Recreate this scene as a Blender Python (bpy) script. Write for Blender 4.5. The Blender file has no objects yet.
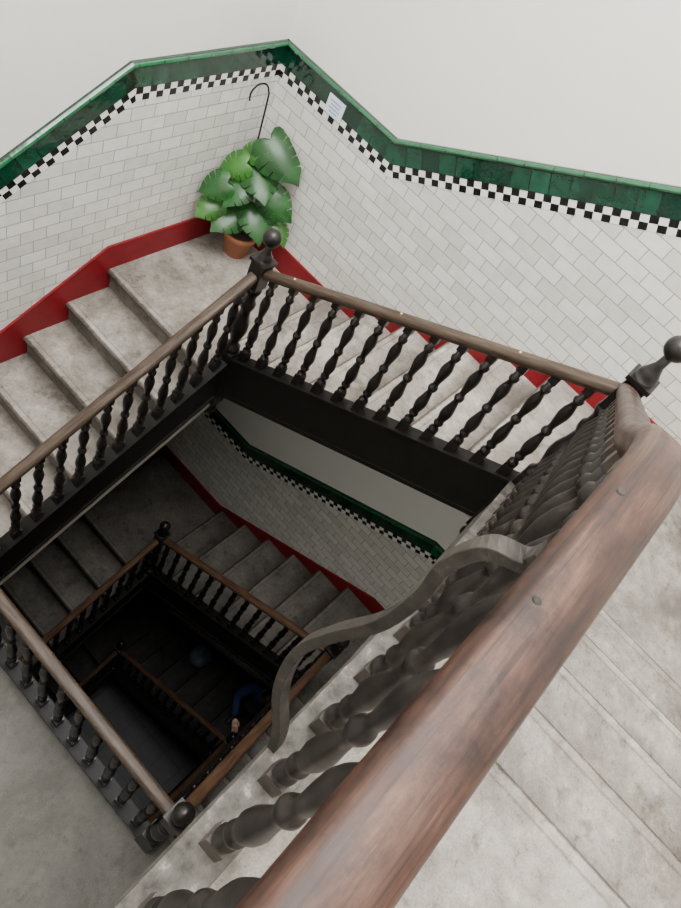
import bpy, math, random, bmesh
from mathutils import Vector, Matrix
random.seed(4)
OZ=10.335
# ------------------------------------------------ key dimensions (metres, camera-height datum, shifted up by OZ)
XE,YN,YS,XW=3.29,2.50,-1.32,-1.40
Xn,Y1,Y2,X3=2.30,1.50,-0.14,0.63
H=3.08
NE,SE,D0,U0=-3.168,-2.235,-4.130,-1.50
R1,R2,RD,RT=-2.33,-1.43,-3.26,-0.52
CEIL=2.4
# ------------------------------------------------ materials
def mat(name):
    m=bpy.data.materials.new(name);m.use_nodes=True
    nt=m.node_tree;b=nt.nodes['Principled BSDF'];return m,nt,b
def N(nt,t,**k):
    n=nt.nodes.new(t)
    for a,v in k.items():
        if a in n.inputs: n.inputs[a].default_value=v
        else: setattr(n,a,v)
    return n
def ramp(nt,stops):
    r=nt.nodes.new('ShaderNodeValToRGB');e=r.color_ramp.elements
    e[0].position,e[0].color=stops[0][0],(*stops[0][1],1);e[1].position,e[1].color=stops[-1][0],(*stops[-1][1],1)
    for p,c in stops[1:-1]:
        x=e.new(p);x.color=(*c,1)
    return r
def simple(name,col,rough=.5,metal=0,var=.12,scale=12,spec=.5,bump=0,col2=None,worn=None):
    m,nt,b=mat(name);L=nt.links
    tc=N(nt,'ShaderNodeTexCoord');no=N(nt,'ShaderNodeTexNoise',Scale=scale,Detail=6.,Roughness=.65)
    L.new(tc.outputs['Object'],no.inputs['Vector'])
    st=[(.3,[c*(1-var) for c in col]),(.62,[min(1,c*(1+var)) for c in col])]
    if col2: st.append((.72,col2))
    r=ramp(nt,st)
    L.new(no.outputs['Fac'],r.inputs['Fac']);o=r.outputs['Color']
    if worn:
        ge=N(nt,'ShaderNodeNewGeometry');pr=ramp(nt,[(.56,(0,0,0)),(.66,(.7,.7,.7))]);L.new(ge.outputs['Pointiness'],pr.inputs['Fac'])
        mm=N(nt,'ShaderNodeMath',operation='MULTIPLY');L.new(pr.outputs['Color'],mm.inputs[0]);L.new(no.outputs['Fac'],mm.inputs[1])
        mx=N(nt,'ShaderNodeMix',data_type='RGBA');L.new(mm.outputs[0],mx.inputs[0]);L.new(o,mx.inputs[6]);mx.inputs[7].default_value=(*worn,1);o=mx.outputs[2]
    L.new(o,b.inputs['Base Color'])
    b.inputs['Roughness'].default_value=rough;b.inputs['Metallic'].default_value=metal
    b.inputs['Specular IOR Level'].default_value=spec
    if bump:
        bu=N(nt,'ShaderNodeBump',Strength=bump,Distance=.004);L.new(no.outputs['Fac'],bu.inputs['Height']);L.new(bu.outputs['Normal'],b.inputs['Normal'])
    return m
def mul(nt,a,b_,f=1.):
    mx=N(nt,'ShaderNodeMix',data_type='RGBA',blend_type='MULTIPLY');mx.inputs[0].default_value=f
    nt.links.new(a,mx.inputs[6]);nt.links.new(b_,mx.inputs[7]);return mx.outputs[2]
def stone(name,lo,mid,hi,rough=.7,edge=True,contrast=1.):
    m,nt,b=mat(name);L=nt.links
    tc=N(nt,'ShaderNodeTexCoord')
    n1=N(nt,'ShaderNodeTexNoise',Scale=3.,Detail=10.,Roughness=.74,Distortion=.25);n2=N(nt,'ShaderNodeTexNoise',Scale=30.,Detail=7.,Roughness=.75)
    n3=N(nt,'ShaderNodeTexNoise',Scale=200.,Detail=2.);n4=N(nt,'ShaderNodeTexNoise',Scale=1.1,Detail=3.);n5=N(nt,'ShaderNodeTexNoise',Scale=7.,Detail=8.,Roughness=.7)
    for n in (n1,n2,n3,n4,n5): L.new(tc.outputs['Object'],n.inputs['Vector'])
    r1=ramp(nt,[(.38,lo),(.5,mid),(.62,hi)]);L.new(n1.outputs['Fac'],r1.inputs['Fac'])
    r2=ramp(nt,[(.32,(.35,.33,.31)),(.43,(.88,.88,.88)),(.60,(1.0,1.0,1.0)),(.68,(1.35,1.35,1.35))]);L.new(n2.outputs['Fac'],r2.inputs['Fac'])
    r3=ramp(nt,[(.35,(.72,.72,.72)),(.6,(1,1,1))]);L.new(n3.outputs['Fac'],r3.inputs['Fac'])
    r4=ramp(nt,[(.35,(.80,.79,.78)),(.65,(1.06,1.05,1.03))]);L.new(n4.outputs['Fac'],r4.inputs['Fac'])
    r5_=ramp(nt,[(.35,(.52,.49,.45)),(.44,(1,1,1)),(.58,(1,1,1)),(.64,(1.35,1.33,1.30))]);L.new(n5.outputs['Fac'],r5_.inputs['Fac'])
    o=mul(nt,r1.outputs['Color'],r2.outputs['Color'],.8*contrast);o=mul(nt,o,r3.outputs['Color'],.7);o=mul(nt,o,r4.outputs['Color']);o=mul(nt,o,r5_.outputs['Color'],.8*contrast)
    if edge:   # nosing shadow painted as dark lines, plus wear and grime, from the edge (UV x = distance in metres)
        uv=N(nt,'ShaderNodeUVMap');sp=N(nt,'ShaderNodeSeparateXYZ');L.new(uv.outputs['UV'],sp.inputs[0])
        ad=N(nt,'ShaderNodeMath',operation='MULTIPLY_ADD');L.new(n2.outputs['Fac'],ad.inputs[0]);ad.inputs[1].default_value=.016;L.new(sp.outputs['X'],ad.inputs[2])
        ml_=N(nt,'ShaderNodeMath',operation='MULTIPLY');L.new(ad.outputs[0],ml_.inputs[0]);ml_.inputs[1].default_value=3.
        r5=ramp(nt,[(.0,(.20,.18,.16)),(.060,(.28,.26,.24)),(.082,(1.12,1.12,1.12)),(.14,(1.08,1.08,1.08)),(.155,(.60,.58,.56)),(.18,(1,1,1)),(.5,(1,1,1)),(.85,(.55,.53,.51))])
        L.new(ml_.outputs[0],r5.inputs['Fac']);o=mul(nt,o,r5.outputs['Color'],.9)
    L.new(o,b.inputs['Base Color']);b.inputs['Roughness'].default_value=rough
    b.inputs['Specular IOR Level'].default_value=.3
    bu=N(nt,'ShaderNodeBump',Strength=.35,Distance=.006);L.new(n2.outputs['Fac'],bu.inputs['Height']);L.new(bu.outputs['Normal'],b.inputs['Normal'])
    return m
def wood(name,dark,midc,light,rough=.35,su=3.,sv=26.,grime=None,spec=.3):
    m,nt,b=mat(name);L=nt.links
    uv=N(nt,'ShaderNodeUVMap');mp=N(nt,'ShaderNodeMapping');mp.inputs['Scale'].default_value=(su,sv,1)
    L.new(uv.outputs['UV'],mp.inputs['Vector'])
    n1=N(nt,'ShaderNodeTexNoise',Scale=1.6,Detail=8.,Roughness=.7,Distortion=.3);L.new(mp.outputs['Vector'],n1.inputs['Vector'])
    r=ramp(nt,[(.34,dark),(.5,midc),(.68,light)]);L.new(n1.outputs['Fac'],r.inputs['Fac'])
    o=r.outputs['Color'];b.inputs['Specular IOR Level'].default_value=spec
    if grime:
        tc=N(nt,'ShaderNodeTexCoord');g=N(nt,'ShaderNodeTexNoise',Scale=9.,Detail=9.,Roughness=.78);L.new(tc.outputs['Object'],g.inputs['Vector'])
        gr=ramp(nt,[(.38,(.30,.26,.25)),(.52,(1,1,1)),(.66,(1.4,1.45,1.45))]);L.new(g.outputs['Fac'],gr.inputs['Fac']);o=mul(nt,o,gr.outputs['Color'],grime)
        mp2=N(nt,'ShaderNodeMapping');mp2.inputs['Scale'].default_value=(5,260,1);L.new(uv.outputs['UV'],mp2.inputs['Vector'])
        sc=N(nt,'ShaderNodeTexNoise',Scale=1.,Detail=3.);L.new(mp2.outputs['Vector'],sc.inputs['Vector'])
        sr=ramp(nt,[(.36,(.45,.42,.4)),(.45,(1,1,1)),(.62,(1,1,1)),(.70,(1.7,1.7,1.7))]);L.new(sc.outputs['Fac'],sr.inputs['Fac']);o=mul(nt,o,sr.outputs['Color'],.8)
        rr=N(nt,'ShaderNodeMapRange');rr.inputs[1].default_value=.35;rr.inputs[2].default_value=.65;rr.inputs[3].default_value=rough-.06;rr.inputs[4].default_value=rough+.2
        L.new(g.outputs['Fac'],rr.inputs[0]);L.new(rr.outputs[0],b.inputs['Roughness'])
    else: b.inputs['Roughness'].default_value=rough
    L.new(o,b.inputs['Base Color'])
    bu=N(nt,'ShaderNodeBump',Strength=.15,Distance=.002);L.new(n1.outputs['Fac'],bu.inputs['Height']);L.new(bu.outputs['Normal'],b.inputs['Normal'])
    return m
def brick(name,c1,c2,mortar,w,h,off,ms,rough,bump=.4,cloud=0,coat=0):
    m,nt,b=mat(name);L=nt.links
    uv=N(nt,'ShaderNodeUVMap')
    br=N(nt,'ShaderNodeTexBrick');br.offset=off;br.offset_frequency=2
    br.inputs['Color1'].default_value=(*c1,1);br.inputs['Color2'].default_value=(*c2,1);br.inputs['Mortar'].default_value=(*mortar,1)
    br.inputs['Scale'].default_value=1;br.inputs['Mortar Size'].default_value=ms;br.inputs['Mortar Smooth'].default_value=.1
    br.inputs['Brick Width'].default_value=w;br.inputs['Row Height'].default_value=h;br.inputs['Bias'].default_value=0
    L.new(uv.outputs['UV'],br.inputs['Vector'])
    out=br.outputs['Color']
    no=N(nt,'ShaderNodeTexNoise',Scale=14.,Detail=3.);L.new(uv.outputs['UV'],no.inputs['Vector'])
    if cloud:
        r=ramp(nt,[(.3,(1-cloud,)*3),(.7,(1+cloud,)*3)]);L.new(no.outputs['Fac'],r.inputs['Fac'])
        out=mul(nt,out,r.outputs['Color'])
    L.new(out,b.inputs['Base Color'])
    b.inputs['Roughness'].default_value=rough;b.inputs['Coat Weight'].default_value=coat;b.inputs['Coat Roughness'].default_value=.04
    b0=N(nt,'ShaderNodeBump',Strength=.3,Distance=.01);L.new(no.outputs['Fac'],b0.inputs['Height'])
    bu=N(nt,'ShaderNodeBump',Strength=bump,Distance=.003);bu.invert=True
    L.new(br.outputs['Fac'],bu.inputs['Height']);L.new(b0.outputs['Normal'],bu.inputs['Normal']);L.new(bu.outputs['Normal'],b.inputs['Normal'])
    return m
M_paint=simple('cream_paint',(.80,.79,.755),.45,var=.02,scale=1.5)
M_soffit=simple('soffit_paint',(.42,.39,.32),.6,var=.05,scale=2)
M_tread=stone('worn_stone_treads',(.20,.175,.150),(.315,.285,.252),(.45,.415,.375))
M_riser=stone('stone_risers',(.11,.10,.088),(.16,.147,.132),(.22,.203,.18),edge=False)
M_tread2=stone('shaded_stone_treads',(.11,.10,.088),(.155,.142,.126),(.20,.185,.165))  # stair stone darkened for the middle storey, stairwell shade put into the colour
M_riser2=stone('shaded_stone_risers',(.05,.046,.040),(.08,.073,.065),(.11,.10,.088),edge=False)
M_tread3=stone('deep_shade_stone_treads',(.022,.021,.020),(.038,.036,.034),(.055,.052,.048))  # same stone near black at the bottom, deep shade put into the colour
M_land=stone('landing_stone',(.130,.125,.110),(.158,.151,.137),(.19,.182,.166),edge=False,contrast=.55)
M_gfl=brick('ground_floor_tile',(.030,.030,.032),(.017,.017,.019),(.008,.008,.008),.3,.3,0,.006,.5)
M_white=brick('white_glazed_tile',(.76,.745,.70),(.62,.605,.56),(.33,.315,.285),.15,.075,.5,.0028,.12,cloud=.06,coat=.3)
M_green=brick('green_glazed_tile',(.002,.028,.015),(.006,.062,.032),(.001,.006,.004),.105,.105,0,.0034,.06,cloud=.4,coat=.6)
M_cap=brick('green_glazed_cap',(.012,.10,.040),(.016,.125,.05),(.003,.025,.012),.15,5.,0,.0026,.08,cloud=.2,coat=.5)
def checker():
    m,nt,b=mat('checker_tile');L=nt.links
    uv=N(nt,'ShaderNodeUVMap');mp=N(nt,'ShaderNodeMapping');mp.inputs['Location'].default_value=(0,0,.5);mp.inputs['Scale'].default_value=(1/.043,1/.035,1)
    L.new(uv.outputs['UV'],mp.inputs['Vector'])
    ch=N(nt,'ShaderNodeTexChecker',Scale=1.);ch.inputs['Color1'].default_value=(.008,.008,.009,1);ch.inputs['Color2'].default_value=(.78,.77,.73,1)
    L.new(mp.outputs['Vector'],ch.inputs['Vector']);L.new(ch.outputs['Color'],b.inputs['Base Color']);b.inputs['Roughness'].default_value=.15
    return m
M_check=checker()
M_red=simple('red_skirting_paint',(.18,.006,.011),.4,var=.15,scale=6,spec=.3)
M_dark=simple('black_stained_wood',(.007,.006,.005),.45,var=.3,scale=20,spec=.2)
M_bal=simple('dark_turned_wood',(.008,.0062,.0055),.30,var=.45,scale=25,spec=.38)
M_rail=wood('handrail_wood',(.022,.013,.008),(.052,.035,.024),(.088,.064,.046),.42,spec=.25)
M_railw=wood('warm_handrail_wood',(.030,.015,.008),(.070,.037,.021),(.10,.058,.036),.42,spec=.25)
M_railnear=wood('worn_handrail_wood',(.010,.004,.003),(.038,.015,.009),(.085,.043,.028),.34,2.5,22.,grime=.9,spec=.28)
M_nbal=simple('worn_turned_wood',(.012,.0095,.008),.40,var=.7,scale=26,spec=.30,bump=.25,col2=(.055,.046,.038),worn=(.12,.10,.085))
M_grey=simple('worn_string_wood',(.075,.068,.06),.7,var=.65,scale=26,spec=.2,col2=(.28,.26,.23))
M_bar=simple('worn_bracket_wood',(.030,.026,.022),.55,var=.5,scale=34,spec=.2,col2=(.09,.08,.07))
M_iron=simple('black_iron',(.02,.02,.02),.4,metal=.8)
M_brass=simple('brass',(.6,.45,.25),.35,metal=.9)
# ------------------------------------------------ mesh helper
class Msh:
    def __init__(s): s.v=[];s.f=[];s.uv=[];s.mi=[];s.sm=[]
    def add(s,vs,fs,uvs=None,mi=0,smooth=False):
        o=len(s.v);s.v+=[(a,b,c+OZ) for a,b,c in vs]
        for i,f in enumerate(fs):
            s.f.append([o+j for j in f]);s.mi.append(mi if isinstance(mi,int) else mi[i]);s.sm.append(smooth)
            s.uv+= uvs[i] if uvs else [(.12,0)]*len(f)
    def box(s,x0,x1,y0,y1,z0,z1,mi=0):
        vs=[(x,y,z) for z in (z0,z1) for y in (y0,y1) for x in (x0,x1)]
        s.add(vs,[(0,2,3,1),(4,5,7,6),(0,1,5,4),(2,6,7,3),(0,4,6,2),(1,3,7,5)],None,mi)
    def make(s,name,mats,parent=None,bevel=0):
        me=bpy.data.meshes.new(name);me.from_pydata(s.v,[],s.f)
        u=me.uv_layers.new(name='UVMap')
        for i,c in enumerate(s.uv): u.data[i].uv=c
        for m in mats: me.materials.append(m)
        me.polygons.foreach_set('material_index',s.mi);me.polygons.foreach_set('use_smooth',s.sm);me.update()
        o=bpy.data.objects.new(name,me);bpy.context.scene.collection.objects.link(o)
        if parent:o.parent=parent
        if bevel:
            b=o.modifiers.new('b','BEVEL');b.width=bevel;b.segments=2;b.limit_method='ANGLE'
        return o
def empty(name):
    o=bpy.data.objects.new(name,None);bpy.context.scene.collection.objects.link(o);return o
def prism(M,poly,axis,a,b,mi=0,fm=None,fuv=None):
    n=len(poly)
    P=(lambda s,z,t:(s,t,z)) if axis=='x' else (lambda s,z,t:(t,s,z))
    vs=[P(s,z,a) for s,z in poly]+[P(s,z,b) for s,z in poly]
    fs=[tuple(range(n)),tuple(range(2*n-1,n-1,-1))];uv=[[(.12,0)]*n,[(.12,0)]*n];mis=[mi,mi]
    for i in range(n):
        j=(i+1)%n;fs.append((i,i+n,j+n,j))
        u0,u1=fuv[i] if fuv else (.12,.12)
        uv.append([(u0,0),(u0,1),(u1,1),(u1,0)])
        mis.append(fm[i] if fm else mi)
    M.add(vs,fs,uv,mis)
# ------------------------------------------------ room shell
GF=D0-2*H
def shell():
    m=Msh();m.box(XW-.2,XE+.2,YN,YN+.2,GF,CEIL);m.make('wall_north',[M_paint])
    m=Msh();m.box(XE,XE+.2,YS,YN,GF,CEIL);m.make('wall_east',[M_paint])
    m=Msh();m.box(XW-.2,XE+.2,YS-.2,YS,GF,CEIL);m.make('wall_south',[M_paint])
    m=Msh();m.box(XW-.2,XW,YS,YN,GF,CEIL);m.make('wall_west',[M_paint])
    m=Msh();x0,x1,y0,y1=XW-.2,XE+.2,YS-.2,YN+.2
    m.add([(x0,y0,GF),(x1,y0,GF),(x1,y1,GF),(x0,y1,GF),(x0,y0,GF-.2),(x1,y0,GF-.2),(x1,y1,GF-.2),(x0,y1,GF-.2)],[(0,1,2,3),(7,6,5,4),(0,4,5,1),(1,5,6,2),(2,6,7,3),(3,7,4,0)],
       [[(x0,y0),(x1,y0),(x1,y1),(x0,y1)]]+[[(0,0)]*4]*5);m.make('floor',[M_gfl])
    m=Msh();a0,a1,b0,b1=-.6,3.0,-.9,2.2
    m.box(XW-.2,a0,YS-.2,YN+.2,CEIL,CEIL+.2);m.box(a1,XE+.2,YS-.2,YN+.2,CEIL,CEIL+.2)
    m.box(a0,a1,YS-.2,b0,CEIL,CEIL+.2);m.box(a0,a1,b1,YN+.2,CEIL,CEIL+.2);m.make('ceiling',[M_paint])
    m=Msh()
    for i in range(5):
        x=a0+(a1-a0)*i/4;m.box(x-.025,x+.025,b0,b1,CEIL+.05,CEIL+.13)
    for i in range(4):
        y=b0+(b1-b0)*i/3;m.box(a0,a1,y-.02,y+.02,CEIL+.06,CEIL+.12)
    m.make('window_1',[M_paint])
shell()
# ------------------------------------------------ tiled dado
def offs(path,t):
    ds=[];out=[]
    for i in range(len(path)-1):
        d=Vector((path[i+1][0]-path[i][0],path[i+1][1]-path[i][1])).normalized();ds.append(d)
    ns=[Vector((d.y,-d.x)) if (Vector((d.y,-d.x)).y<0) else Vector((-d.y,d.x)) for d in ds]
    for i,p in enumerate(path):
        if i==0 or i==len(path)-1: o=Vector((0,-1))*t
        else:
            a,b=ns[i-1],ns[i];o=(a+b)*t/(1+a.dot(b))
        out.append(Vector(p)+o)
    return out,ds
def band(M,T,path,prof,mi):
    L=[0]
    for i in range(len(path)-1): L.append(L[-1]+math.dist(path[i],path[i+1]))
    for (t0,d0),(t1,d1) in zip(prof[:-1],prof[1:]):
        A,ds=offs(path,t0);B,_=offs(path,t1)
        for i in range(len(path)-1):
            u=lambda p:L[i]+(Vector(p)-Vector(path[i])).dot(ds[i])
            b=prof[0][0]
            M.add([T(*A[i],d0),T(*A[i+1],d0),T(*B[i+1],d1),T(*B[i],d1)],[(0,1,2,3)],
              [[(u(A[i]),t0-b),(u(A[i+1]),t0-b),(u(B[i+1]),t1-b),(u(B[i]),t1-b)]],mi)
def dado(side,T,path):
    up=[(s,z+1.313) for s,z in path]
    m=Msh()
    band(m,T,up,[(0,0),(0,.014),(.006,.026),(.016,.030),(.026,.024),(.032,.012)],0)
    band(m,T,up,[(.032,.012),(.137,.012)],1)
    band(m,T,up,[(.137,.010),(.207,.010)],2)
    lo,_=offs(up,.207)
    for i in range(len(path)-1):
        a,b=lo[i],lo[i+1];c=(path[i+1][0],path[i+1][1]+.05);d=(path[i][0],path[i][1]+.05)
        m.add([T(a.x,a.y,.008),T(b.x,b.y,.008),T(c[0],c[1],.008),T(d[0],d[1],.008)],[(0,1,2,3)],[[(a.x,a.y),(b.x,b.y),c,d]],3)
    m.make('trim_tiled_dado_'+side,[M_cap,M_green,M_check,M_white])
    m=Msh()
    for i in range(len(path)-1):
        (a,za),(b,zb)=path[i],path[i+1];h=.182
        q=[(a,za+h),(b,zb+h),(b,zb-.22),(a,za-.22)]
        vs=[T(s,z,.022) for s,z in q]+[T(q[0][0],q[0][1],0),T(q[1][0],q[1][1],0)]
        vs+=[T(q[2][0],q[2][1],0),T(q[3][0],q[3][1],0)]
        m.add(vs,[(0,1,2,3),(0,4,5,1),(3,2,6,7)])
    m.make('baseboard_'+side,[M_red])
TN=lambda s,z,d:(s,YN-d,z)
TE=lambda s,z,d:(XE-d,s,z)
TS=lambda s,z,d:(s,YS+d,z)
TW=lambda s,z,d:(XW+d,s,z)
for k in range(3):
    o=-H*k
    dado('north',TN,[(XE,NE+o),(2.21,NE+o),(.53,D0+o),(XW,D0+o)])
    dado('east',TE,[(YN,NE+o),(1.62,NE+o),(-.10,SE+o),(YS,SE+o)])
    up=U0 if k==0 else D0+o+H
    dado('south',TS,[(XE,SE+o),(2.15,SE+o),(.70,up),(XW,up)])
    dado('west',TW,[(YS,D0+o),(YN,D0+o)])
# ------------------------------------------------ stairs
def flight(M,axis,s0,zt,n,rise,going,d,a,b):
    P=[];fm=[];fu=[]
    def ad(s,z,m,u0,u1): P.append((s,z));fm.append(m);fu.append((u0,u1))
    for k in range(n):
        s=s0+d*going*k;z=zt-rise*k
        if k==0: ad(s-d*.03,z,0,.058,.018)
        arc=[(.010,0),(.020,-.004),(.027,-.013),(.028,-.022),(.022,-.032),(.008,-.037),(0,-.042)]
        us=[.018,.008,.001,0,0,0,0]
        for i,(ds,dz) in enumerate(arc):
            ad(s+d*ds,z+dz,0 if i<6 else 2,us[i],us[min(i+1,6)])
        if k<n-1: ad(s,z-rise,0,going+.028,.018)
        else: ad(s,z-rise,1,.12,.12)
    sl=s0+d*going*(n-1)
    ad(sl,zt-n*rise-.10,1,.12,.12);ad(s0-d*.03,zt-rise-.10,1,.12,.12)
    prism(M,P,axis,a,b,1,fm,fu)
def landing(M,x0,x1,y0,y1,z,t=.24,top=0):
    vs=[(x,y,zz) for zz in (z-t,z) for y in (y0,y1) for x in (x0,x1)]
    M.add(vs,[(0,2,3,1),(4,5,7,6),(0,1,5,4),(2,6,7,3),(0,4,6,2),(1,3,7,5)],None,[1,top,1,1,1,1])
st=empty('staircase')
rA=(NE-D0)/6
for k in range(3):
    o=-H*k
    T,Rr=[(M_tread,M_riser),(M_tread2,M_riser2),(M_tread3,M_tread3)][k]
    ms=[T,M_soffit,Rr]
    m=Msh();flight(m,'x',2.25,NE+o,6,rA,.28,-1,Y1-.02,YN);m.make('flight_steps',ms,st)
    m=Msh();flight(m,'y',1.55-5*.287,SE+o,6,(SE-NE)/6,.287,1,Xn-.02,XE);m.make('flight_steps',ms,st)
    m=Msh()
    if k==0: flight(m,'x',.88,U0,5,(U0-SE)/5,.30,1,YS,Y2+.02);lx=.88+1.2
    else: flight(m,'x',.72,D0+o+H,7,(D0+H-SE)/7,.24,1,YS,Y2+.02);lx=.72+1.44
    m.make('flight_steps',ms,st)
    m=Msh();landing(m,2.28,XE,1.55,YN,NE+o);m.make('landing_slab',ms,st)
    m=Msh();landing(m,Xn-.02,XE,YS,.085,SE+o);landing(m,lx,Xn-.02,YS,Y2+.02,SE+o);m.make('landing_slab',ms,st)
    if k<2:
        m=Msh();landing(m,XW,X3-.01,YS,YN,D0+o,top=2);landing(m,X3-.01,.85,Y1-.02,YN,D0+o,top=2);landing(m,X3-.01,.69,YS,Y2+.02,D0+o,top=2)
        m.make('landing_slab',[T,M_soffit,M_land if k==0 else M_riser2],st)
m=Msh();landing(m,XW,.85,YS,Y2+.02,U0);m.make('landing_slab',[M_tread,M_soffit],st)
# ------------------------------------------------ banisters
def sweep(M,pts,w,h,mi=0,seg=20):
    pts=[Vector(p) for p in pts];rings=[];L=0;us=[]
    for i,p in enumerate(pts):
        t=(pts[min(i+1,len(pts)-1)]-pts[max(i-1,0)]).normalized()
        side=t.cross(Vector((0,0,1))).normalized();up=side.cross(t).normalized()
        if i: L+=(p-pts[i-1]).length
        us.append(L);r=[]
        for j in range(seg):
            a=2*math.pi*j/seg;ca,sa=math.cos(a),math.sin(a)
            e=.62
            x=math.copysign(abs(ca)**e,ca)*w/2;y=math.copysign(abs(sa)**e,sa)*h/2
            if y<0: x*=1-.25*(-y/(h/2))
            r.append(p+side*x+up*y)
        rings.append(r)
    vs=[tuple(v) for r in rings for v in r];fs=[];uv=[]
    for i in range(len(pts)-1):
        for j in range(seg):
            k=(j+1)%seg
            fs.append((i*seg+j,i*seg+k,(i+1)*seg+k,(i+1)*seg+j))
            uv.append([(us[i],j/seg*.25),(us[i],(j+1)/seg*.25),(us[i+1],(j+1)/seg*.25),(us[i+1],j/seg*.25)])
    M.add(vs,fs,uv,mi,True)
    M.add([tuple(v) for v in rings[0]],[tuple(range(seg))],None,mi);M.add([tuple(v) for v in rings[-1]],[tuple(range(seg))],None,mi)
def lathe(M,x,y,z0,z1,prof,seg=12,mi=0):
    vs=[];fs=[]
    for t,r in prof:
        z=z0+(z1-z0)*t
        for j in range(seg):
            a=2*math.pi*j/seg;vs.append((x+r*math.cos(a),y+r*math.sin(a),z))
    n=len(prof)
    for i in range(n-1):
        for j in range(seg):
            k=(j+1)%seg;fs.append((i*seg+j,i*seg+k,(i+1)*seg+k,(i+1)*seg+j))
    fs.append(tuple(range(seg)));fs.append(tuple((n-1)*seg+j for j in range(seg)))
    M.add(vs,fs,None,mi,True)
BP=[(0,.018),(.012,.025),(.04,.025),(.052,.018),(.075,.015),(.10,.017),(.115,.024),(.135,.024),(.15,.018),(.19,.022),(.25,.0285),(.30,.028),(.37,.021),(.43,.016),(.465,.014),(.475,.021),(.50,.024),(.525,.021),(.535,.014),(.59,.016),(.67,.023),(.73,.027),(.78,.025),(.84,.017),(.875,.014),(.89,.021),(.92,.023),(.935,.015),(1,.016)]
def baluster(M,x,y,zb,zt,seg=10,sc=1.):
    b=.023*sc;hb=.07
    M.box(x-b,x+b,y-b,y+b,zb-.03,zb+hb)
    lathe(M,x,y,zb+hb,zt-.04,[(t,r*sc) for t,r in BP],seg)
    M.box(x-b*.8,x+b*.8,y-b*.8,y+b*.8,zt-.04,zt+.03)
def newel(x,y,zball,zrail,zbot,parent,mt=M_bal,w=.041):
    m=Msh()
    zt=zrail+.07;zl=zrail-.09
    m.box(x-w,x+w,y-w,y+w,zl,zt)
    m.box(x-w-.010,x+w+.010,y-w-.010,y+w+.010,zt,zt+.02)
    bz=zball-.046;nk=zt+.02
    lathe(m,x,y,nk,bz+.01,[(0,.04),(.2,.04),(.35,.03),(.6,.018),(1,.016)],16)
    R=.047
    lathe(m,x,y,zball-R,zball+R,[((1-math.cos(a))/2,max(.001,R*math.sin(a))) for a in [math.radians(v) for v in range(0,181,15)]],18)
    zb=zrail-.60
    lathe(m,x,y,zb,zl,[(0,.040),(.03,.046),(.08,.046),(.11,.031),(.18,.028),(.25,.037),(.35,.048),(.45,.046),(.56,.033),(.66,.028),(.7,.039),(.76,.042),(.8,.03),(.88,.032),(.93,.044),(.97,.046),(1,.038)],16)
    m.box(x-w-.004,x+w+.004,y-w-.004,y+w+.004,zbot+.13,zb)
    lathe(m,x,y,zbot,zbot+.13,[(0,.002),(.06,.025),(.2,.038),(.35,.04),(.5,.03),(.6,.022),(.72,.034),(.85,.044),(1,.044)],16)
    return m.make('newel_post',[mt],parent)
def studs(pts,parent):
    m=Msh()
    for x,y,z in pts: lathe(m,x,y,z-.004,z+.010,[(0,.004),(.3,.007),(.6,.0075),(.85,.005),(1,.001)],10)
    m.make('handrail_studs',[M_brass],parent)
def banister(name,P,Q,nb,rail_mat,skip=(.1,.1),top=.66,bot=.98,sm=M_dark):
    e=empty(name);P=Vector(P);Q=Vector(Q);d=Q-P;ax='x' if abs(d.x)>abs(d.y) else 'y'
    m=Msh();sweep(m,[P+d*t for t in (0,.25,.5,.75,1)],.060,.052);m.make('handrail',[rail_mat],e)
    i=0 if ax=='x' else 1;c=P[1-i]
    m=Msh();prism(m,[(P[i],P.z-top),(Q[i],Q.z-top),(Q[i],Q.z-bot),(P[i],P.z-bot)],ax,c-.03,c+.03)
    prism(m,[(P[i],P.z-top+.018),(Q[i],Q.z-top+.018),(Q[i],Q.z-top),(P[i],P.z-top)],ax,c-.042,c+.042)
    prism(m,[(P[i],P.z-bot+.03),(Q[i],Q.z-bot+.03),(Q[i],Q.z-bot),(P[i],P.z-bot)],ax,c-.038,c+.038)
    m.make('string_board',[sm],e)
    m=Msh();L=abs(d[i])
    for j in range(nb):
        t=(skip[0]+(L-skip[0]-skip[1])*j/(nb-1))/L;p=P+d*t
        baluster(m,p.x,p.y,p.z-top+.018,p.z-.02)
    m.make('balusters',[M_bal],e)
    return e
for k in range(3):
    o=-H*k
    rm=M_rail if k==0 else M_railw
    e=banister('stair_banister',(Xn,Y1,R1+o),(X3,Y1,RD+o),13,rm)
    newel(Xn,Y1,-2.105+o,R1+o,-3.53+o,e);newel(X3,Y1,RD+.16+o,RD+o,max(GF,-4.55+o),e)
    e=banister('stair_banister',(Xn,Y1,R1+o),(Xn,Y2,R2+o),13,rm)
    newel(Xn,Y2,-1.180+o,R2+o,-2.62+o,e)
    if k==0: studs([(Xn,y,R1+.026+(R2-R1)*(Y1-y)/(Y1-Y2)) for y in (1.30,.75,.25)],e)
    if k<2:
        e=banister('stair_banister',(X3,Y1,RD+o),(X3,Y2,RD+o),12,rm,top=.80,bot=1.18)
        newel(X3,Y2,RD+.16+o,RD+o,-4.55+o,e)
    if k>0:
        banister('stair_banister',(X3,Y2,RD+o+H),(Xn,Y2,R2+o),13,M_railw)
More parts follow.
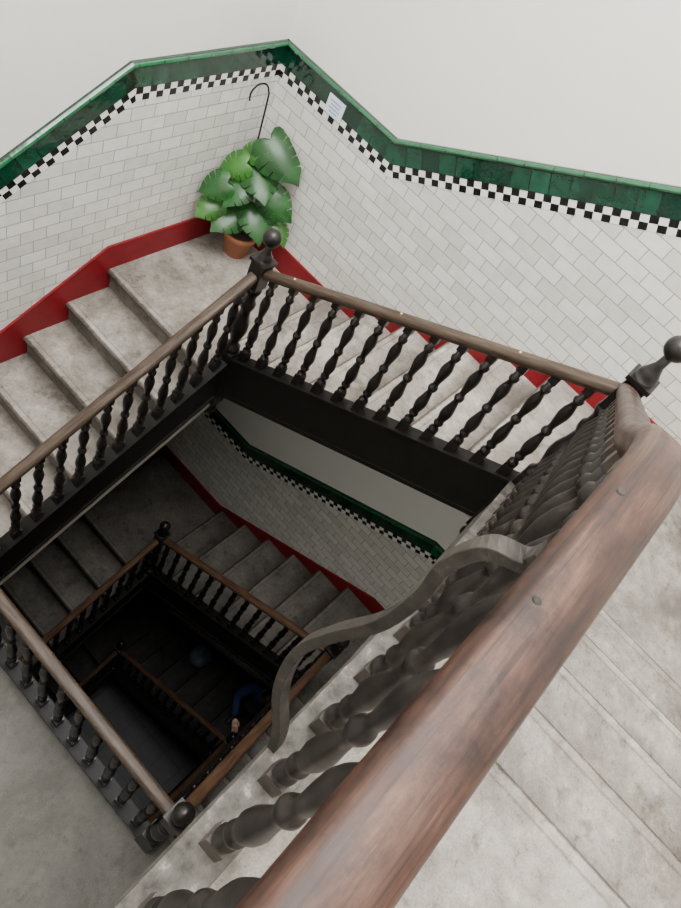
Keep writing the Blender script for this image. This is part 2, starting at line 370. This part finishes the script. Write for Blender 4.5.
# upper banister beside the camera
e=empty('stair_banister')
pts=[(-1.3,RT),(-.6,RT),(0,RT),(.2,RT),(.4,RT),(.62,RT),(.70,RT-.001),(.76,RT-.008),(.82,RT-.028),(.88,RT-.065),(.94,RT-.112),(1.0,RT-.158),(1.06,RT-.198),(1.14,RT-.245)]
zs=RT-.245;sl=(zs-R2)/(Xn-1.14)
for i in range(1,7): pts.append((1.14+(Xn-1.14)*i/6,zs-sl*(Xn-1.14)*i/6))
m=Msh();sweep(m,[(x,Y2+.002+.012*min(1,max(0,(.8-x)/.7)),z) for x,z in pts],.078,.062,seg=28);m.make('handrail',[M_railnear],e)
CT=-1.44
def ctop(x): return CT if x<.95 else CT-(x-.95)*(R2-.70-CT)/-(Xn-.95)
m=Msh()
prism(m,[(-1.3,CT),(.95,CT),(Xn,R2-.70),(Xn,R2-1.02),(.95,CT-.34),(-1.3,CT-.34)],'x',Y2-.03,Y2+.035)
prism(m,[(-1.3,CT+.015),(.95,CT+.015),(Xn,R2-.685),(Xn,R2-.70),(.95,CT),(-1.3,CT)],'x',Y2-.045,Y2+.05)
m.make('string_board',[M_grey],e,.003)
m=Msh()
def rz(x):
    for a,b in zip(pts[:-1],pts[1:]):
        if a[0]<=x<=b[0]: return a[1]+(b[1]-a[1])*(x-a[0])/(b[0]-a[0])
x=-1.2
while x<2.2:
    baluster(m,x,Y2,ctop(x)+.015,rz(x)-.03,24,.97);x+=.15 if x<.9 else .118
m.make('balusters',[M_nbal],e,)
m=Msh()
for px in (.44,.64):
    lathe(m,px,Y2+.026,RT+.023,RT+.0312,[(0,.0055),(.8,.0055),(1,.004)],16)
m.make('dowel_plugs',[M_bar],e)
studs([(1.15,Y2-.02,rz(1.15)+.026),(1.6,Y2-.02,rz(1.6)+.026)],e)
S=[(.575,-.110,-.575),(.572,-.101,-.603),(.553,-.063,-.610),(.541,-.045,-.667),(.541,-.054,-.748),(.535,-.049,-.856),(.53,-.015,-.982),(.519,.004,-1.09),(.504,-.018,-1.211),(.493,-.075,-1.322),(.49,-.095,-1.40)]
def cr(P,n=6):
    P=[Vector(p) for p in P];out=[]
    for i in range(len(P)-1):
        p0,p1,p2,p3=P[max(i-1,0)],P[i],P[i+1],P[min(i+2,len(P)-1)]
        for j in range(n):
            t=j/n;out.append(.5*((2*p1)+(p2-p0)*t+(2*p0-5*p1+4*p2-p3)*t*t+(3*p1-p0-3*p2+p3)*t**3))
    out.append(P[-1]);return out
C=cr(S);m=Msh();vs=[];fs=[]
for i,p in enumerate(C):
    t=(C[min(i+1,len(C)-1)]-C[max(i-1,0)]).normalized();sd=Vector((1,0,0));sd=(sd-t*sd.dot(t)).normalized();n=t.cross(sd)
    for a,b in ((-1,-1),(1,-1),(1,1),(-1,1)): vs.append(tuple(p+sd*a*.014+n*b*.010))
for i in range(len(C)-1):
    for j in range(4):
        k=(j+1)%4;fs.append((i*4+j,i*4+k,i*4+4+k,i*4+4+j))
fs+= [(0,1,2,3),tuple(len(vs)-4+j for j in range(4))]
m.add(vs,fs,None,0);m.make('curved_stay',[M_bar],e,.003)
# ------------------------------------------------ plant
pl=empty('potted_monstera')
M_pot=simple('terracotta',(.34,.13,.065),.8);M_soil=simple('soil',(.04,.025,.015),.9)
M_leaf=simple('monstera_leaf',(.012,.060,.012),.30,var=.5,scale=7,spec=.4,col2=(.028,.10,.018));M_stem=simple('leaf_stem',(.05,.13,.03),.5)
M_leaf2=simple('monstera_young_leaf',(.032,.115,.018),.30,var=.35,scale=8,spec=.4)
px,py=3.10,2.27
m=Msh();lathe(m,px,py,NE,NE+.19,[(0,.075),(.02,.078),(.78,.105),(.79,.118),(.99,.12),(1,.115),(.99,.105),(.88,.10)],28)
m.make('pot',[M_pot],pl)
m=Msh();lathe(m,px,py,NE+.14,NE+.172,[(0,.09),(.9,.101),(1,.09)],20);m.make('soil',[M_soil],pl)
def leaf(M,base,tip,nrm,width,mi=0):
    """broad heart-shaped blade on a polar grid, with a few narrow slits cut in from the margin"""
    base,tip=Vector(base),Vector(tip);ax=tip-base;Ln=ax.length;ax.normalize()
    nrm=Vector(nrm);nrm=(nrm-ax*nrm.dot(ax)).normalized();sd=ax.cross(nrm)
    fold=random.uniform(.10,.3);dr=random.uniform(.2,.5)
    def pt(t,x):
        v=base+ax*(t*Ln)+sd*(x*width)+nrm*((fold*abs(x)-1.0*x*x)*width-dr*max(0,t)**2*Ln)
        v.x=min(v.x,XE-.035);v.y=min(v.y,YN-.035);return tuple(v)
    # half outline of the heart (t along the midrib, x sideways)
    O=[(0.0,.0),(-.10,.10),(-.17,.24),(-.15,.38),(-.06,.49),(.06,.55),(.18,.575),(.30,.575),(.42,.55),(.54,.50),(.66,.43),(.77,.34),(.87,.24),(.96,.13),(1.10,.0)]
    n=len(O)-1
    slits={5:1,7:1,9:1,11:1}
    for s in (-1,1):
        for i in range(n):
            a,b=O[i],O[i+1]
            ma=.95*max(0,(i-1)/(n-1))**1.1;mb=.95*max(0,i/(n-1))**1.1
            rows=[]
            for f in (0,.35,.62,.82,1.0):
                A=[ma+(a[0]-ma)*f,a[1]*f];B=[mb+(b[0]-mb)*f,b[1]*f]
                if f>.5:
                    g=(f-.5)*.80
                    if i in slits:       # slit opens at the start corner of this wedge
                        A=[A[0]+(B[0]-A[0])*g,A[1]+(B[1]-A[1])*g]
                rows.append((A,B))
            vs=[pt(p[0],p[1]*s) for r in rows for p in r]
            M.add(vs,[(2*q,2*q+1,2*q+3,2*q+2) for q in range(4)],None,mi,True)
leaves=[((3.15,2.17,-2.36),.27,0),((3.05,2.20,-2.52),.22,0),((2.95,2.36,-2.50),.16,1),((3.05,2.36,-2.43),.14,1),((2.84,2.37,-2.63),.17,0),((2.82,2.35,-2.77),.16,1),
((2.90,2.26,-2.80),.20,0),((3.03,2.12,-2.74),.22,0),((3.13,2.08,-2.64),.20,0),((2.93,2.27,-2.61),.17,0),((3.17,2.02,-2.80),.14,1)]
ml=Msh();ms=Msh()
for c,sz,mi in leaves:
    c=Vector(c);out=Vector((c.x-px,c.y-py,0));out=out.normalized() if out.length>.04 else Vector((-.6,-.8,0))
    out=(out+Vector((random.uniform(-.5,.2),random.uniform(-.5,.2),-.4))).normalized()
    b=c-out*sz*.5;t=c+out*sz*.5
    leaf(ml,b,t,(-.45+random.uniform(-.3,.3),-.35+random.uniform(-.3,.3),.75),sz*.98,mi)
    s0=Vector((px+random.uniform(-.03,.03),py+random.uniform(-.03,.03),NE+.16))
    mid=(s0+b)/2+Vector((0,0,.08))
    sweep(ms,cr([s0,s0+Vector((0,0,.06)),mid,b],4),.009,.009,seg=6)
lo_=ml.make('leaves',[M_leaf,M_leaf2],pl);ms.make('stems',[M_stem],pl)
bm=bmesh.new();bm.from_mesh(lo_.data);bmesh.ops.remove_doubles(bm,verts=bm.verts,dist=.0004);bmesh.ops.recalc_face_normals(bm,faces=bm.faces);bm.to_mesh(lo_.data);bm.free()
m=Msh();hk=[(3.10,2.27,NE+.15),(3.13,2.36,-2.6),(3.15,2.41,-2.16),(3.15,2.42,-2.10),(3.12,2.425,-2.055),(3.06,2.43,-2.05),(3.015,2.43,-2.09),(3.02,2.43,-2.14)]
def tube(M,P,r,seg=8):
    P=[Vector(p) for p in P];vs=[];fs=[];ref=Vector((.3,1,.1)).normalized()
    for i,p in enumerate(P):
        t=(P[min(i+1,len(P)-1)]-P[max(i-1,0)]).normalized();a=t.cross(ref).normalized();b=t.cross(a)
        for j in range(seg):
            an=2*math.pi*j/seg;vs.append(tuple(p+a*r*math.cos(an)+b*r*math.sin(an)))
    for i in range(len(P)-1):
        for j in range(seg):
            k=(j+1)%seg;fs.append((i*seg+j,i*seg+k,(i+1)*seg+k,(i+1)*seg+j))
    M.add(vs,fs,None,0,True)
tube(m,cr(hk,6),.0055);m.make('plant_hook',[M_iron],pl)
# ------------------------------------------------ notice on east wall
M_paper=simple('paper',(.70,.76,.86),.6,var=.02);M_ink=simple('ink',(.12,.16,.4),.6)
m=Msh();m.box(XE-.018,XE-.0121,1.985,2.11,-2.02,-1.915);
for i in range(4): m.box(XE-.0188,XE-.0181,2.005+.01*(i%2),2.09-.01*(i%2),-1.94-.02*i-.0025,-1.94-.02*i+.0025,1)
m.make('wall_notice',[M_paper,M_ink])
# ------------------------------------------------ person on the lowest quarter landing, hand near the rail
def skinobj(name,vs,es,rad,mt,parent,root=0,sub=1):
    me=bpy.data.meshes.new(name);me.from_pydata([(a,b,c+OZ) for a,b,c in vs],es,[]);me.materials.append(mt)
    ob=bpy.data.objects.new(name,me);bpy.context.scene.collection.objects.link(ob);ob.parent=parent
    sk=ob.modifiers.new('skin','SKIN');sk.use_smooth_shade=True
    for i,v in enumerate(me.skin_vertices[0].data):
        r=rad[i];v.radius=r if isinstance(r,tuple) else (r,r);v.use_root=(i==root)
    s=ob.modifiers.new('sub','SUBSURF');s.levels=sub;s.render_levels=sub;return ob
M_navy=simple('navy_jacket',(.015,.035,.12),.8);M_trous=simple('dark_trousers',(.015,.015,.018),.85)
M_skin=simple('skin',(.60,.38,.28),.5,var=.05);M_hair=simple('dark_hair',(.02,.014,.01),.6);M_shoe=simple('shoes',(.02,.02,.02),.5)
M_eye=simple('eye',(.02,.02,.02),.2)
pe=empty('person');F=SE-2*H;hx,hy=2.80,-.10
def Pp(dx,dy,dz): return (hx+dx,hy+dy,F+dz)
vs=[Pp(0,0,.92),Pp(-.02,0,1.08),Pp(-.06,0,1.25),Pp(-.09,0,1.38),Pp(-.11,0,1.47),
    Pp(-.08,.17,1.36),Pp(-.20,.24,1.12),Pp(-.33,.10,.98),
    Pp(-.08,-.17,1.36),Pp(-.13,-.24,1.10),Pp(-.27,-.24,.92)]
es=[(0,1),(1,2),(2,3),(3,4),(3,5),(5,6),(6,7),(3,8),(8,9),(9,10)]
skinobj('jacket',vs,es,[(.15,.12),(.135,.105),(.155,.115),(.13,.10),.055,.068,.05,.036,.068,.05,.036],M_navy,pe)
vs=[Pp(0,0,.93),Pp(0,.09,.84),Pp(-.03,.10,.48),Pp(.02,.11,.10),Pp(0,-.09,.84),Pp(-.03,-.10,.48),Pp(.04,-.11,.10)]
skinobj('trousers',vs,[(0,1),(1,2),(2,3),(0,4),(4,5),(5,6)],[(.13,.11),.09,.065,.05,.09,.065,.05],M_trous,pe)
for n,(x,y) in enumerate(((.02,.11),(.04,-.11))):
    skinobj('shoe_%d'%(n+1),[Pp(x+.04,y,.045),Pp(x-.06,y,.045),Pp(x-.17,y,.035)],[(0,1),(1,2)],[.042,.042,.033],M_shoe,pe)
def hand(name,w,d,side):
    w=Vector(w);d=Vector(d).normalized();sd=Vector((0,1,0))*side;dn=Vector((0,0,-1))
    sd=(sd-d*sd.dot(d)).normalized()
    vs=[tuple(w),tuple(w+d*.045),tuple(w+d*.085)];es=[(0,1),(1,2)];r=[.024,(.036,.017),(.038,.015)]
    for i,l in enumerate((.068,.078,.072,.056)):
        b=w+d*.088+sd*(.027-.018*i);o=len(vs)
        vs+=[tuple(b),tuple(b+d*l*.5+dn*.010),tuple(b+d*l*.72+dn*.035),tuple(b+d*l*.66+dn*.058)]
        es+=[(2,o),(o,o+1),(o+1,o+2),(o+2,o+3)];r+=[.0095,.009,.0085,.0075]
    o=len(vs);b=w+d*.03+sd*.032
    vs+=[tuple(b),tuple(b+d*.028+sd*.02+dn*.015),tuple(b+d*.052+sd*.018+dn*.035)];es+=[(1,o),(o,o+1),(o+1,o+2)];r+=[.012,.0105,.009]
    skinobj(name,vs,es,r,M_skin,pe,root=0,sub=1)
hand('hand_1',Pp(-.34,.09,.975),(-.45,-.75,-.45),-1)
hand('hand_2',Pp(-.275,-.24,.91),(-.4,.3,-.85),1)
m=Msh();hc=Vector(Pp(-.15,0,1.58));fw=Vector((-.86,0,-.5)).normalized();upv=Vector((-.5,0,.86)).normalized();rt=Vector((0,1,0))
nu,nv=20,14;vs=[];fs=[];mi=[]
for i in range(nv+1):
    th=math.pi*i/nv
    for j in range(nu):
        ph=2*math.pi*j/nu
        a,b,c=math.sin(th)*math.cos(ph),math.sin(th)*math.sin(ph),math.cos(th)
        w_=.078*(1-.22*max(0,-c)**1.5);f_=.098 if a<0 else .095
        v=hc+fw*(a*f_+ (.012 if c<-.4 and a>0 else 0))+rt*(b*w_)+upv*(c*.118)
        if abs(b)<.2 and a>.8 and -.35<c<.05: v+=fw*.02
        vs.append(tuple(v))
for i in range(nv):
    for j in range(nu):
        k=(j+1)%nu;fs.append((i*nu+j,i*nu+k,(i+1)*nu+k,(i+1)*nu+j))
        ph=2*math.pi*(j+.5)/nu;th=math.pi*(i+.5)/nu
        mi.append(1 if (math.cos(th)>.5 or (math.cos(ph)<.25 and math.cos(th)>-.45)) else 0)
m.add(vs,fs,None,mi,True)
for s in (-1,1):
    c=hc+fw*.088+rt*(.031*s)+upv*.005;m.box(c.x-.008,c.x+.008,c.y-.013,c.y+.013,c.z-.005,c.z+.005,2)
    c=hc+rt*(.078*s)-upv*.01;m.box(c.x-.016,c.x+.016,c.y-.008,c.y+.008,c.z-.028,c.z+.028,0)
c=hc+fw*.092-upv*.058;m.box(c.x-.006,c.x+.006,c.y-.022,c.y+.022,c.z-.004,c.z+.004,3)
m.make('head',[M_skin,M_hair,M_eye,M_red],pe)
M_bag=simple('blue_grey_cloth',(.14,.19,.24),.85,var=.25,scale=14)
m=Msh();bz=NE-2*H+3*(SE-NE)/6
lathe(m,3.08,.84,bz,bz+.36,[(0,.10),(.05,.13),(.3,.145),(.6,.13),(.8,.08),(.88,.035),(.94,.06),(1,.075)],18)
m.make('cloth_bag',[M_bag])
# ------------------------------------------------ camera
cam=bpy.data.cameras.new('camera');co=bpy.data.objects.new('camera',cam);bpy.context.scene.collection.objects.link(co)
R=[[0.63473,-0.68301,0.36141],[-0.46559,-0.7113,-0.52656],[0.61672,0.16596,-0.76949]]
mw=Matrix(((R[0][0],-R[1][0],-R[2][0],0),(R[0][1],-R[1][1],-R[2][1],0),(R[0][2],-R[1][2],-R[2][2],OZ),(0,0,0,1)))
co.matrix_world=mw;cam.sensor_fit='VERTICAL';cam.sensor_height=36;cam.lens=689/908*36;cam.clip_start=.02
bpy.context.scene.camera=co
# ------------------------------------------------ light
w=bpy.data.worlds.new('sky');bpy.context.scene.world=w;w.use_nodes=True
w.node_tree.nodes['Background'].inputs[0].default_value=(.85,.92,1,1);w.node_tree.nodes['Background'].inputs[1].default_value=1.5
l=bpy.data.lights.new('skylight','AREA');l.shape='RECTANGLE';l.size=3.5;l.size_y=3.;l.energy=560;l.color=(1,.99,.97)
lo=bpy.data.objects.new('skylight',l);lo.location=(1.2,.65,OZ+CEIL+.35);bpy.context.scene.collection.objects.link(lo)
